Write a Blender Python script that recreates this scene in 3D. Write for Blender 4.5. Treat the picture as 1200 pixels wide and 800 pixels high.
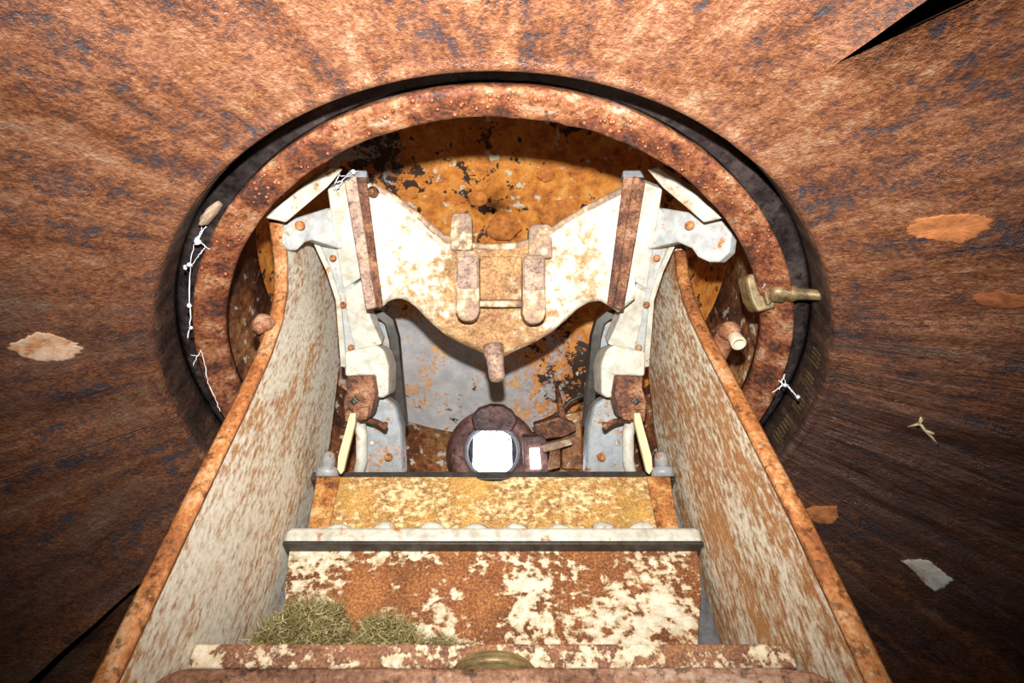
import bpy, bmesh, math, random
from mathutils import Vector, Matrix, noise
random.seed(11)
R = random.random
U = random.uniform
sc = bpy.context.scene
for o in list(bpy.data.objects): bpy.data.objects.remove(o)
C = sc.collection

# ---------------------------------------------------------------- camera, world, flash, exposure
# Vertical axis of the armoured turret = Z; the rim of the bell mouth lies at height ZR above the floor.
F = 650.0; CX = 578.0; CY = 400.0; T = math.radians(39.5)
ST, CT = math.sin(T), math.cos(T)
ZR = 1.75
EYE = Vector((0.0, -0.736, ZR - 0.689))
FWD = Vector((0, ST, CT)); UP = Vector((0, -CT, ST)); RIGHT = Vector((1, 0, 0))
cd = bpy.data.cameras.new('camera'); cam = bpy.data.objects.new('camera', cd); C.objects.link(cam)
cd.sensor_width = 36.0; cd.lens = 36.0 * F / 1200.0; cd.shift_x = (600.0 - CX) / 1200.0
cd.clip_start = 0.01
cam.matrix_world = Matrix(((RIGHT.x, UP.x, -FWD.x, EYE.x), (RIGHT.y, UP.y, -FWD.y, EYE.y), (RIGHT.z, UP.z, -FWD.z, EYE.z), (0, 0, 0, 1)))
sc.camera = cam
w = bpy.data.worlds.new('world'); sc.world = w; w.use_nodes = True
w.node_tree.nodes['Background'].inputs[0].default_value = (0.6, 0.7, 1.0, 1)
w.node_tree.nodes['Background'].inputs[1].default_value = 0.0
FLASH_W = 108.0
ld = bpy.data.lights.new('camera_flash', 'SPOT'); ld.energy = FLASH_W; ld.shadow_soft_size = 0.012
ld.spot_size = math.radians(118); ld.spot_blend = 1.0; ld.color = (1.0, 0.98, 0.95)
lo = bpy.data.objects.new('camera_flash', ld); C.objects.link(lo)
lo.location = EYE + UP * 0.112 - FWD * 0.01 - RIGHT * 0.004
lo.rotation_euler = (FWD + UP * 0.10).to_track_quat('-Z', 'Y').to_euler()
sc.view_settings.view_transform = 'Standard'; sc.view_settings.look = 'None'
sc.view_settings.gamma = 1.0; sc.view_settings.use_curve_mapping = False
sc.view_settings.exposure = 0.0
sc.cycles.max_bounces = 5; sc.cycles.diffuse_bounces = 2

# ---------------------------------------------------------------- geometry helpers
def ray(px, py):
    return RIGHT * ((px - CX) / F) + UP * ((CY - py) / F) + FWD
def W(px, py, d): return EYE + ray(px, py) * d          # point at a given distance along the view axis
def onX(px, py, X): r = ray(px, py); return EYE + r * ((X - EYE.x) / r.x)
def onY(px, py, Y): r = ray(px, py); return EYE + r * ((Y - EYE.y) / r.y)
def V(x, y, z): return Vector((x, y, z + ZR))           # heights relative to the rim of the bell mouth

def root_loc(p):
    while p.parent: p = p.parent
    return p.location
def empty(name, loc, label, cat, group=None):
    o = bpy.data.objects.new(name, None); C.objects.link(o); o.location = loc; o.empty_display_size = 0.03
    o['label'] = label; o['category'] = cat
    if group: o['group'] = group
    return o
def tag(o, label, cat, group=None):
    o['label'] = label; o['category'] = cat
    if group: o['group'] = group
    return o
def mesh(name, vs, fs, mat, parent=None, smooth=False, uvs=None, bevel=0, seg=2, base=None):
    """one mesh object; vs in world coordinates"""
    vs = [Vector(v) for v in vs]
    if parent is not None: off = root_loc(parent).copy()
    elif base is not None: off = Vector(base)
    else:
        off = sum(vs, Vector()) / len(vs); off.z = min(v.z for v in vs)
    me = bpy.data.meshes.new(name)
    me.from_pydata([v - off for v in vs], [], fs)
    if uvs is not None:
        l = me.uv_layers.new(name='UVMap')
        for lp in me.loops: l.data[lp.index].uv = uvs[lp.vertex_index]
    bm = bmesh.new(); bm.from_mesh(me)
    if uvs is None: bmesh.ops.recalc_face_normals(bm, faces=bm.faces)
    bm.to_mesh(me); bm.free()
    for p in me.polygons: p.use_smooth = smooth
    me.materials.append(mat)
    o = bpy.data.objects.new(name, me); C.objects.link(o)
    if parent is not None: o.parent = parent
    else: o.location = off
    if bevel:
        m = o.modifiers.new('bevel', 'BEVEL'); m.width = bevel; m.segments = seg; m.limit_method = 'ANGLE'; m.angle_limit = math.radians(35)
        if seg > 1:
            for p in me.polygons: p.use_smooth = True
            m.harden_normals = True
    return o
def merge(parts):
    vs, fs = [], []
    for v, f in parts:
        n = len(vs); vs += v; fs += [tuple(i + n for i in q) for q in f]
    return vs, fs
def newell(p):
    n = Vector()
    for i in range(len(p)):
        a, b = p[i], p[(i + 1) % len(p)]
        n += Vector(((a.y - b.y) * (a.z + b.z), (a.z - b.z) * (a.x + b.x), (a.x - b.x) * (a.y + b.y)))
    return n.normalized()
def prism_g(pts, vec):
    n = len(pts); pts = [Vector(p) for p in pts]
    vs = pts + [p + vec for p in pts]
    fs = [tuple(range(n)), tuple(reversed(range(n, 2 * n)))] + [(i, i + n, (i + 1) % n + n, (i + 1) % n) for i in range(n)]
    return vs, fs
def away(pts, t):
    n = newell([Vector(p) for p in pts])
    if n.dot(FWD) < 0: n = -n
    return n * t
def slab(name, pts, t, mat, parent=None, bevel=0.003, vec=None, seg=2):
    """plate whose visible face is the polygon pts, with real thickness t behind it"""
    pts = [Vector(p) for p in pts]
    v, f = prism_g(pts, vec if vec is not None else away(pts, t))
    return mesh(name, v, f, mat, parent, bevel=bevel, seg=seg)
def box_g(a, b):
    x0, y0, z0 = a; x1, y1, z1 = b
    vs = [Vector((x, y, z)) for x in (x0, x1) for y in (y0, y1) for z in (z0, z1)]
    return vs, [(0, 1, 3, 2), (4, 6, 7, 5), (0, 4, 5, 1), (2, 3, 7, 6), (0, 2, 6, 4), (1, 5, 7, 3)]
def box(name, a, b, mat, parent=None, bevel=0.003):
    v, f = box_g(a, b); return mesh(name, v, f, mat, parent, bevel=bevel)
def tube_g(pts, rad, n=8, closed_ends=True):
    pts = [Vector(p) for p in pts]
    if not hasattr(rad, '__len__'): rad = [rad] * len(pts)
    vs, fs = [], []
    prev = None
    for i, p in enumerate(pts):
        t = (pts[min(i + 1, len(pts) - 1)] - pts[max(i - 1, 0)]).normalized()
        if prev is None:
            a = t.cross(Vector((0, 0, 1)))
            if a.length < 0.1: a = t.cross(Vector((1, 0, 0)))
            a.normalize()
        else:
            a = (prev - t * prev.dot(t)).normalized()
        prev = a; b = t.cross(a)
        for k in range(n):
            q = 2 * math.pi * k / n
            vs.append(p + (a * math.cos(q) + b * math.sin(q)) * rad[i])
    for i in range(len(pts) - 1):
        for k in range(n):
            fs.append((i * n + k, i * n + (k + 1) % n, (i + 1) * n + (k + 1) % n, (i + 1) * n + k))
    if closed_ends:
        fs.append(tuple(reversed(range(n)))); m = (len(pts) - 1) * n; fs.append(tuple(range(m, m + n)))
    return vs, fs
def tube(name, pts, rad, mat, parent=None, n=10):
    v, f = tube_g(pts, rad, n); return mesh(name, v, f, mat, parent, smooth=True)
def frame_of(axis):
    z = Vector(axis).normalized(); x = z.cross(Vector((0, 0, 1)))
    if x.length < 0.05: x = z.cross(Vector((1, 0, 0)))
    x.normalize(); return x, z.cross(x), z
def lathe_g(c, axis, prof, n=24):
    """prof = [(radius, distance along axis)]"""
    x, y, z = frame_of(axis); vs, fs = [], []; c = Vector(c)
    for r, h in prof:
        for k in range(n):
            q = 2 * math.pi * k / n
            vs.append(c + z * h + (x * math.cos(q) + y * math.sin(q)) * r)
    for i in range(len(prof) - 1):
        for k in range(n):
            fs.append((i * n + k, i * n + (k + 1) % n, (i + 1) * n + (k + 1) % n, (i + 1) * n + k))
    fs.append(tuple(reversed(range(n)))); m = (len(prof) - 1) * n; fs.append(tuple(range(m, m + n)))
    return vs, fs
def lathe(name, c, axis, prof, mat, parent=None, n=24, smooth=True):
    v, f = lathe_g(c, axis, prof, n); return mesh(name, v, f, mat, parent, smooth=smooth)
def rivet(name, c, axis, r, mat, parent, flat=0.55):
    h = r * flat
    return lathe(name, c, axis, [(r, -r * 0.6), (r, 0), (r * 0.92, h * 0.4), (r * 0.7, h * 0.75), (r * 0.4, h * 0.95), (r * 0.05, h)], mat, parent, 12)
def rock_g(c, sx, sy, sz, amp=0.25, fr=3.0, seed=0.0, sub=3, axes=None):
    bm = bmesh.new(); bmesh.ops.create_icosphere(bm, subdivisions=sub, radius=1.0)
    ax = axes or (RIGHT, UP, FWD); c = Vector(c); vs = []
    for v in bm.verts:
        k = 1 + amp * noise.noise(v.co * fr + Vector((seed, seed * 1.7, 3)))
        q = v.co * k; vs.append(c + ax[0] * q.x * sx + ax[1] * q.y * sy + ax[2] * q.z * sz)
    fs = [tuple(x.index for x in f.verts) for f in bm.faces]; bm.free(); return vs, fs

# ---------------------------------------------------------------- materials
class NT:
    def __init__(s, name):
        s.m = bpy.data.materials.new(name); s.m.use_nodes = True; s.t = s.m.node_tree; s.t.nodes.clear()
        s.out = s.t.nodes.new('ShaderNodeOutputMaterial'); s.b = s.t.nodes.new('ShaderNodeBsdfPrincipled')
        s.t.links.new(s.b.outputs[0], s.out.inputs[0]); s.tc = s.t.nodes.new('ShaderNodeTexCoord')
    def n(s, k, **kw):
        x = s.t.nodes.new(k)
        for a, v in kw.items(): setattr(x, a, v)
        return x
    def l(s, a, b): s.t.links.new(a, b)
    def put(s, inp, v):
        if hasattr(v, 'is_output') or isinstance(v, bpy.types.NodeSocket): s.l(v, inp)
        else: inp.default_value = v
    def coord(s, src='Object', scale=(1, 1, 1), loc=(0, 0, 0), rot=(0, 0, 0)):
        m = s.n('ShaderNodeMapping'); s.l(s.tc.outputs[src], m.inputs[0])
        m.inputs['Location'].default_value = loc; m.inputs['Rotation'].default_value = rot; m.inputs['Scale'].default_value = scale
        return m.outputs[0]
    def noise(s, vec, scale, detail=6, rough=0.6, dist=0.0):
        x = s.n('ShaderNodeTexNoise'); s.l(vec, x.inputs['Vector'])
        x.inputs['Scale'].default_value = scale; x.inputs['Detail'].default_value = detail
        x.inputs['Roughness'].default_value = rough; x.inputs['Distortion'].default_value = dist
        return x.outputs[0]
    def vor(s, vec, scale):
        x = s.n('ShaderNodeTexVoronoi'); s.l(vec, x.inputs['Vector']); x.inputs['Scale'].default_value = scale
        return x.outputs[0]
    def math(s, op, a, b=0.0, c=None):
        x = s.n('ShaderNodeMath', operation=op); s.put(x.inputs[0], a); s.put(x.inputs[1], b)
        if c is not None: s.put(x.inputs[2], c)
        return x.outputs[0]
    def ramp(s, fac, stops, interp='LINEAR'):
        x = s.n('ShaderNodeValToRGB'); s.put(x.inputs[0], fac); cr = x.color_ramp; cr.interpolation = interp
        while len(cr.elements) < len(stops): cr.elements.new(0.5)
        for e, (p, c) in zip(cr.elements, stops):
            e.position = p; e.color = (c, c, c, 1) if not hasattr(c, '__len__') else (*c, 1)
        return x.outputs[0]
    def mix(s, fac, a, b, mode='MIX'):
        x = s.n('ShaderNodeMix', data_type='RGBA', blend_type=mode)
        s.put(x.inputs[0], fac); s.put(x.inputs[6], a if not isinstance(a, tuple) else (*a, 1)); s.put(x.inputs[7], b if not isinstance(b, tuple) else (*b, 1))
        return x.outputs[2]
    def bump(s, h, strength, dist=0.003):
        x = s.n('ShaderNodeBump'); x.inputs['Strength'].default_value = strength; x.inputs['Distance'].default_value = dist
        s.l(h, x.inputs['Height']); s.l(x.outputs[0], s.b.inputs['Normal']); return x
    def fin(s, col, rough=0.6, spec=0.4, metal=0.0):
        s.put(s.b.inputs['Base Color'], col if not isinstance(col, tuple) else (*col, 1)); s.put(s.b.inputs['Roughness'], rough)
        s.b.inputs['Specular IOR Level'].default_value = spec; s.b.inputs['Metallic'].default_value = metal
        return s.m

ORANGE = (0.46, 0.17, 0.05); OCHRE = (0.62, 0.34, 0.10); BROWN = (0.20, 0.075, 0.032); DARK = (0.06, 0.028, 0.02); RED = (0.27, 0.075, 0.03)

def rust(name, stops, scale=14, stretch=(1, 1, 1), bump=0.5, rough=(0.45, 0.8), spec=0.4, seed=0.0, fleck=None, grain=0.25):
    """corroded bare steel: large blotches, fine grain, pitted relief"""
    s = NT(name); v = s.coord('Object', stretch, (seed, seed * 0.7, seed * 1.3)); v1 = s.coord('Object', (1, 1, 1), (seed, 2, 1))
    big = s.noise(v, scale, 8, 0.68, 0.3); fine = s.noise(v1, scale * 9, 5, 0.7)
    fac = s.math('ADD', big, s.math('MULTIPLY', s.math('SUBTRACT', fine, 0.5), grain * 2))
    fac = s.math('MULTIPLY_ADD', s.math('SUBTRACT', fac, 0.5), 1.55, 0.5)
    col = s.ramp(fac, stops)
    sp = s.ramp(s.noise(v1, scale * 5, 4, 0.7), [(0.36, 0.35), (0.47, 1.0)]); col = s.mix(1.0, col, sp, 'MULTIPLY')
    if fleck:
        f = s.noise(v1, scale * fleck[1], 4, 0.6); m = s.ramp(f, [(fleck[2], 0.0), (fleck[2] + 0.03, 1.0)]); col = s.mix(m, col, fleck[0])
    h = s.math('ADD', fine, s.math('MULTIPLY', big, 1.5)); s.bump(h, bump, 0.004)
    rg = s.ramp(s.noise(v1, scale * 3, 3), [(0.35, rough[0]), (0.65, rough[1])])
    return s.fin(col, rg, spec)

def painted(name, paint=(0.80, 0.77, 0.66), amount=0.5, scale=30, stretch=(1, 1, 1), seed=0.0, stain=0.5, rusts=None, bump=0.35, patch=0.9, soft=0.05, patch_scale=0.22, rough=0.55, spec=0.4, xbias=None, dark=0.62):
    """old light paint with rust breaking through; amount 0..1 = share of rust"""
    s = NT(name); v = s.coord('Object', stretch, (seed, seed * 0.6, seed * 1.4)); v1 = s.coord('Object', (1, 1, 1), (seed * 2, 5, 1))
    a = s.noise(v, scale, 9, 0.66, 0.2); b = s.noise(v, scale * patch_scale, 4, 0.6); c = s.noise(v1, scale * 3.2, 5, 0.7)
    sm = s.math('ADD', s.math('MULTIPLY', a, 1.0), s.math('MULTIPLY', s.math('SUBTRACT', b, 0.5), patch))
    if xbias:
        sx = s.n('ShaderNodeSeparateXYZ'); s.l(s.tc.outputs['Object'], sx.inputs[0])
        sm = s.math('ADD', sm, s.math('MULTIPLY', s.math('SUBTRACT', xbias[0], s.math('ABSOLUTE', sx.outputs[0])), xbias[1]))
    th = 0.5 + (0.5 - amount) * 0.62
    mask = s.ramp(sm, [(max(0, th - soft), 0.0), (min(1, th + soft), 1.0)])
    halo = s.ramp(sm, [(max(0, th - 0.16), 0.0), (min(1, th + 0.02), 1.0)])
    rf = s.math('ADD', s.math('MULTIPLY', c, 0.65), s.math('MULTIPLY', b, 0.35)); rf = s.math('MULTIPLY_ADD', s.math('SUBTRACT', rf, 0.5), 1.7, 0.5)
    pn = s.ramp(s.noise(v1, 13, 5, 0.65), [(0.38, dark), (0.60, 1.0)])
    rc = s.ramp(rf, rusts or [(0.30, DARK), (0.42, BROWN), (0.54, ORANGE), (0.70, OCHRE)])
    rc = s.mix(1.0, rc, pn, 'MULTIPLY')
    st = s.mix(s.math('MULTIPLY', halo, stain), paint, (0.62, 0.36, 0.10))
    dirt = s.ramp(s.noise(v1, scale * 0.8, 6, 0.7), [(0.35, (0.68, 0.65, 0.60)), (0.56, (1, 1, 1))]); st = s.mix(1.0, st, dirt, 'MULTIPLY')
    col = s.mix(mask, st, rc)
    h = s.math('ADD', s.math('MULTIPLY', mask, -0.5), s.math('MULTIPLY', c, 0.8)); s.bump(h, bump, 0.003)
    rg = s.mix(mask, (rough, rough, rough), (0.8, 0.8, 0.8))
    return s.fin(col, rg, spec)

def bell_mat():
    s = NT('bell_rust')
    st = s.coord('UV', (7.0, 1.8, 1)); st2 = s.coord('UV', (24.0, 3.4, 1), (3, 1, 0)); ob = s.coord('Object'); blotch = s.coord('UV', (3.0, 2.2, 1), (7.3, 2.2, 0))
    a = s.noise(blotch, 3.0, 7, 0.70, 0.6); b = s.noise(st, 2.0, 6, 0.66, 0.35); c = s.noise(st2, 1.6, 5, 0.65, 0.4); g = s.noise(ob, 190, 3, 0.75); g2 = s.noise(ob, 60, 5, 0.75)
    sep = s.n('ShaderNodeSeparateXYZ'); s.l(s.tc.outputs['UV'], sep.inputs[0])
    # run-off streaks are strongest on the right flank
    d = s.math('ABSOLUTE', s.math('SUBTRACT', sep.outputs[0], 0.1)); flank = s.math('MAXIMUM', 0.0, s.math('SUBTRACT', 1.0, s.math('DIVIDE', d, 0.95)))
    cw = s.math('MULTIPLY_ADD', flank, 0.30, 0.10)
    fac = s.math('ADD', s.math('MULTIPLY', a, 0.55), s.math('MULTIPLY', b, 0.35)); fac = s.math('ADD', fac, 0.05)
    fac = s.math('ADD', fac, s.math('MULTIPLY', s.math('SUBTRACT', c, 0.5), cw))
    fac = s.math('ADD', fac, s.math('MULTIPLY', s.math('SUBTRACT', g, 0.5), 0.38))
    fac = s.math('ADD', fac, s.math('MULTIPLY', s.math('SUBTRACT', g2, 0.5), 0.36))
    col = s.ramp(fac, [(0.34, (0.030, 0.024, 0.032)), (0.40, (0.075, 0.042, 0.036)), (0.455, (0.16, 0.055, 0.026)), (0.53, (0.29, 0.104, 0.040)), (0.60, (0.36, 0.175, 0.088)), (0.70, (0.48, 0.33, 0.21))])
    # bluish mill scale laid bare in small plates
    sc_ = s.ramp(s.math('ADD', s.math('MULTIPLY', g2, 0.55), s.math('MULTIPLY', a, 0.45)), [(0.395, 1.0), (0.43, 0.0)])
    col = s.mix(s.math('MULTIPLY', sc_, 0.75), col, (0.060, 0.056, 0.064))
    # darker brown by angle over the right flank and weaker on the left, ragged edges
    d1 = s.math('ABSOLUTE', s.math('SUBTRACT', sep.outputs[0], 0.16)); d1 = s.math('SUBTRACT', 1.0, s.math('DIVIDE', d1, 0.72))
    flank_dark = s.math('ADD', s.math('MULTIPLY', d1, 0.55), s.math('ADD', s.math('MULTIPLY', s.math('SUBTRACT', b, 0.5), 2.2), s.math('MULTIPLY', s.math('SUBTRACT', c, 0.5), 0.8)))
    tm = s.ramp(flank_dark, [(0.05, 0.0), (0.40, 0.78)])
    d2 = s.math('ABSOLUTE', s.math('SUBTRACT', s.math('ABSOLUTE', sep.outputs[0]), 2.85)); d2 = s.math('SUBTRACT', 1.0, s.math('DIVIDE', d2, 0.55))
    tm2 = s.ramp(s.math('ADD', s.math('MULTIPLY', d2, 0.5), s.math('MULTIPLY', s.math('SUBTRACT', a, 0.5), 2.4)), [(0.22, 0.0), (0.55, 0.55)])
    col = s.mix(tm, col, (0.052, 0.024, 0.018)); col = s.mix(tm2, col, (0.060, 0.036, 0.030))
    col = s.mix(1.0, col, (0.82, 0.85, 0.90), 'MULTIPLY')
    h = s.math('ADD', s.math('MULTIPLY', g, 1.0), s.math('ADD', s.math('MULTIPLY', g2, 1.8), s.math('MULTIPLY', c, s.math('MULTIPLY_ADD', flank, 3.0, 0.4))))
    s.bump(h, 0.7, 0.0038)
    rg = s.ramp(s.noise(ob, 26, 3), [(0.36, 0.26), (0.62, 0.66)])
    return s.fin(col, rg, 0.5)

def plain(name, col, rough=0.5, spec=0.4, metal=0.0, var=0.3, scale=60, bump=0.2):
    s = NT(name); v = s.coord('Object'); n = s.noise(v, scale, 6, 0.65)
    lo_ = tuple(c * (1 - var) for c in col); hi = tuple(min(1, c * (1 + var)) for c in col)
    c = s.ramp(n, [(0.3, lo_), (0.7, hi)]); s.bump(n, bump, 0.002); return s.fin(c, rough, spec, metal)

M = {}
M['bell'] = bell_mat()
M['ring'] = rust('ring_rust', [(0.30, DARK), (0.42, (0.18, 0.052, 0.025)), (0.53, (0.29, 0.095, 0.035)), (0.65, (0.40, 0.18, 0.08)), (0.82, (0.54, 0.38, 0.29))], 18, (1, 1, 1), 0.6, (0.4, 0.75), 0.45, 1.0)
M['collar'] = rust('collar_grease', [(0.3, (0.014, 0.010, 0.010)), (0.55, (0.032, 0.023, 0.022)), (0.75, (0.07, 0.05, 0.045))], 10, (1, 1, 1), 0.3, (0.3, 0.6), 0.5, 2.0)
M['skirt'] = rust('skirt_rust', [(0.30, DARK), (0.44, (0.17, 0.06, 0.025)), (0.55, (0.30, 0.11, 0.04)), (0.68, (0.42, 0.22, 0.08))], 7, (1, 1, 0.6), 0.5, (0.35, 0.7), 0.45, 3.0, fleck=((0.62, 0.57, 0.44), 5.0, 0.60))
M['edge'] = rust('edge_rust', [(0.26, BROWN), (0.42, (0.36, 0.12, 0.035)), (0.55, (0.50, 0.20, 0.06)), (0.72, (0.62, 0.38, 0.20))], 16, (1, 1, 0.4), 0.45, (0.5, 0.8), 0.35, 4.0)
M['brown'] = rust('brown_rust', [(0.28, DARK), (0.45, (0.16, 0.06, 0.028)), (0.58, (0.28, 0.12, 0.055)), (0.75, (0.42, 0.24, 0.14))], 24, (1, 1, 1), 0.5, (0.5, 0.8), 0.35, 5.0)
M['orange'] = rust('orange_rust', [(0.28, BROWN), (0.42, (0.42, 0.15, 0.04)), (0.55, (0.56, 0.25, 0.07)), (0.72, (0.72, 0.47, 0.20))], 26, (1, 1, 1), 0.5, (0.5, 0.8), 0.35, 6.0)
M['cheek'] = painted('cheek_paint', (0.88, 0.84, 0.71), 0.36, 125, (1, 1, 0.42), 1.0, 0.38, [(0.30, (0.20, 0.07, 0.028)), (0.44, (0.34, 0.13, 0.045)), (0.58, (0.50, 0.23, 0.08)), (0.74, (0.62, 0.36, 0.15))], 0.3, 0.62, 0.08, 0.10, dark=0.85)
M['cheek_rusty'] = painted('cheek_paint_rusty', (0.88, 0.84, 0.70), 0.49, 120, (1, 1, 0.42), 2.0, 0.5, [(0.30, (0.20, 0.07, 0.028)), (0.44, (0.34, 0.13, 0.045)), (0.58, (0.50, 0.23, 0.08)), (0.74, (0.62, 0.36, 0.15))], 0.3, 0.62, 0.08, 0.10, dark=0.85)
M['riser'] = painted('riser_paint', (0.86, 0.82, 0.65), 0.58, 72, (0.8, 1, 1), 2.6, 0.7, [(0.30, (0.09, 0.035, 0.022)), (0.42, (0.19, 0.066, 0.028)), (0.54, (0.33, 0.115, 0.038)), (0.66, (0.50, 0.22, 0.06)), (0.8, (0.64, 0.38, 0.13))], 0.4, 1.15, 0.035, 0.13)
M['riser_ochre'] = painted('riser_ochre', (0.90, 0.76, 0.42), 0.56, 100, (0.8, 1, 1), 3.0, 0.6, [(0.30, (0.16, 0.075, 0.055)), (0.42, (0.38, 0.17, 0.07)), (0.54, (0.62, 0.33, 0.075)), (0.72, (0.80, 0.52, 0.15))], 0.5, 0.6, 0.06, 0.12)
M['tread'] = painted('tread_paint', (0.82, 0.74, 0.56), 0.56, 85, (1, 1, 1), 4.0, 0.6, [(0.28, (0.08, 0.04, 0.04)), (0.45, (0.22, 0.10, 0.07)), (0.60, (0.42, 0.19, 0.08)), (0.75, (0.55, 0.32, 0.12))], 0.5, 0.9, 0.03, 0.2)
M['cream'] = painted('cream_paint', (0.62, 0.61, 0.53), 0.20, 45, (1, 1, 1), 5.0, 0.35, None, 0.2, 0.8, 0.05, 0.25)
M['white'] = painted('white_paint', (0.50, 0.52, 0.52), 0.15, 45, (1, 1, 1), 6.0, 0.3, None, 0.2, 0.8, 0.05, 0.25)
M['yoke'] = painted('yoke_paint', (0.82, 0.79, 0.67), 0.40, 55, (1, 1, 1), 7.0, 0.75, [(0.28, BROWN), (0.42, (0.36, 0.17, 0.08)), (0.56, (0.55, 0.30, 0.12)), (0.74, (0.70, 0.48, 0.24))], 0.45, 0.9, 0.11, 0.14, xbias=(0.13, 1.8))
M['lug'] = painted('lug_paint', (0.72, 0.65, 0.50), 0.60, 50, (1, 1, 1), 8.0, 0.8, [(0.28, (0.22, 0.14, 0.11)), (0.5, (0.40, 0.26, 0.19)), (0.7, (0.56, 0.38, 0.25))], 0.3, 0.9, 0.08, 0.3)
M['mouth'] = rust('mouth_grease', [(0.3, (0.022, 0.013, 0.010)), (0.55, (0.065, 0.034, 0.024)), (0.75, (0.13, 0.07, 0.045))], 26, (1, 1, 0.3), 0.5, (0.4, 0.7), 0.45, 2.6)
M['grease'] = plain('old_grease', (0.10, 0.07, 0.03), 0.5, 0.5, 0, 0.7, 30, 0.3)
M['bead'] = plain('wet_rust', (0.26, 0.075, 0.03), 0.18, 0.6, 0, 0.6, 30, 0.1)
M['blister'] = plain('blister_rust', (0.62, 0.22, 0.05), 0.8, 0.3, 0, 0.5, 45, 0.5)
M['pad'] = rust('pad_rust', [(0.28, (0.20, 0.12, 0.09)), (0.5, (0.38, 0.25, 0.19)), (0.7, (0.55, 0.38, 0.26))], 30, (1, 1, 1), 0.3, (0.5, 0.8), 0.3, 2.2)
M['galv'] = painted('galvanised', (0.32, 0.355, 0.38), 0.28, 50, (1, 1, 1), 9.0, 0.25, None, 0.3, 0.8, 0.06, 0.25, 0.4, 0.5)
M['darksteel'] = plain('dark_steel', (0.055, 0.048, 0.040), 0.5, 0.5, 0.3, 0.5, 50, 0.3)
M['greysteel'] = plain('grey_steel', (0.16, 0.165, 0.18), 0.5, 0.5, 0.2, 0.5, 40, 0.3)
M['lath'] = plain('pale_wood', (0.66, 0.55, 0.31), 0.7, 0.3, 0, 0.2, 40, 0.2)
M['plank'] = rust('plank_brown', [(0.3, (0.10, 0.05, 0.032)), (0.48, (0.23, 0.11, 0.06)), (0.6, (0.36, 0.19, 0.11)), (0.78, (0.50, 0.36, 0.26))], 14, (0.25, 1, 1), 0.5, (0.5, 0.8), 0.3, 7.0)
M['bronze'] = plain('bronze', (0.19, 0.13, 0.055), 0.45, 0.5, 0.25, 0.7, 60, 0.7)
M['brass'] = plain('brass', (0.35, 0.27, 0.12), 0.35, 0.5, 0.6, 0.4, 40, 0.3)
M['mud'] = plain('dried_mud', (0.36, 0.25, 0.17), 0.8, 0.3, 0, 0.4, 60, 0.5)
M['web'] = plain('cobweb_silk', (0.72, 0.74, 0.78), 0.6, 0.4, 0, 0.15, 90, 0.1)
M['stub'] = rust('stub_rust', [(0.3, BROWN), (0.5, (0.33, 0.15, 0.075)), (0.7, (0.48, 0.27, 0.16))], 26, (1, 1, 1), 0.4, (0.5, 0.8), 0.3, 8.0)
M['pipe_end'] = plain('pale_pipe', (0.60, 0.48, 0.34), 0.6, 0.3, 0, 0.25, 60, 0.2)
M['port'] = rust('port_rust', [(0.3, (0.05, 0.025, 0.025)), (0.5, (0.15, 0.065, 0.055)), (0.7, (0.27, 0.14, 0.11))], 12, (1, 1, 1), 0.4, (0.4, 0.7), 0.45, 9.0)
M['flake_orange'] = plain('orange_flake', (0.46, 0.165, 0.055), 0.8, 0.3, 0, 0.45, 55, 0.8)
M['flake_red'] = plain('red_flake', (0.30, 0.095, 0.035), 0.8, 0.3, 0, 0.5, 50, 0.6)
M['flake_pale'] = painted('pale_flake', (0.74, 0.50, 0.37), 0.36, 40, (1, 1, 1), 3.3, 0.6, [(0.3, BROWN), (0.5, (0.55, 0.22, 0.09)), (0.7, (0.62, 0.3, 0.14))], 0.4, 0.8, 0.05)
M['flake_white'] = painted('white_flake', (0.66, 0.66, 0.60), 0.4, 30, (1, 1, 1), 2.1, 0.5, [(0.3, BROWN), (0.5, (0.5, 0.18, 0.07)), (0.7, (0.6, 0.25, 0.1))], 0.4, 1.0, 0.05)
M['concrete'] = rust('floor_grime', [(0.3, (0.05, 0.035, 0.03)), (0.6, (0.14, 0.09, 0.07)), (0.8, (0.2, 0.15, 0.12))], 8, (1, 1, 1), 0.4, (0.7, 0.9), 0.2, 4.4)

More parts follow.
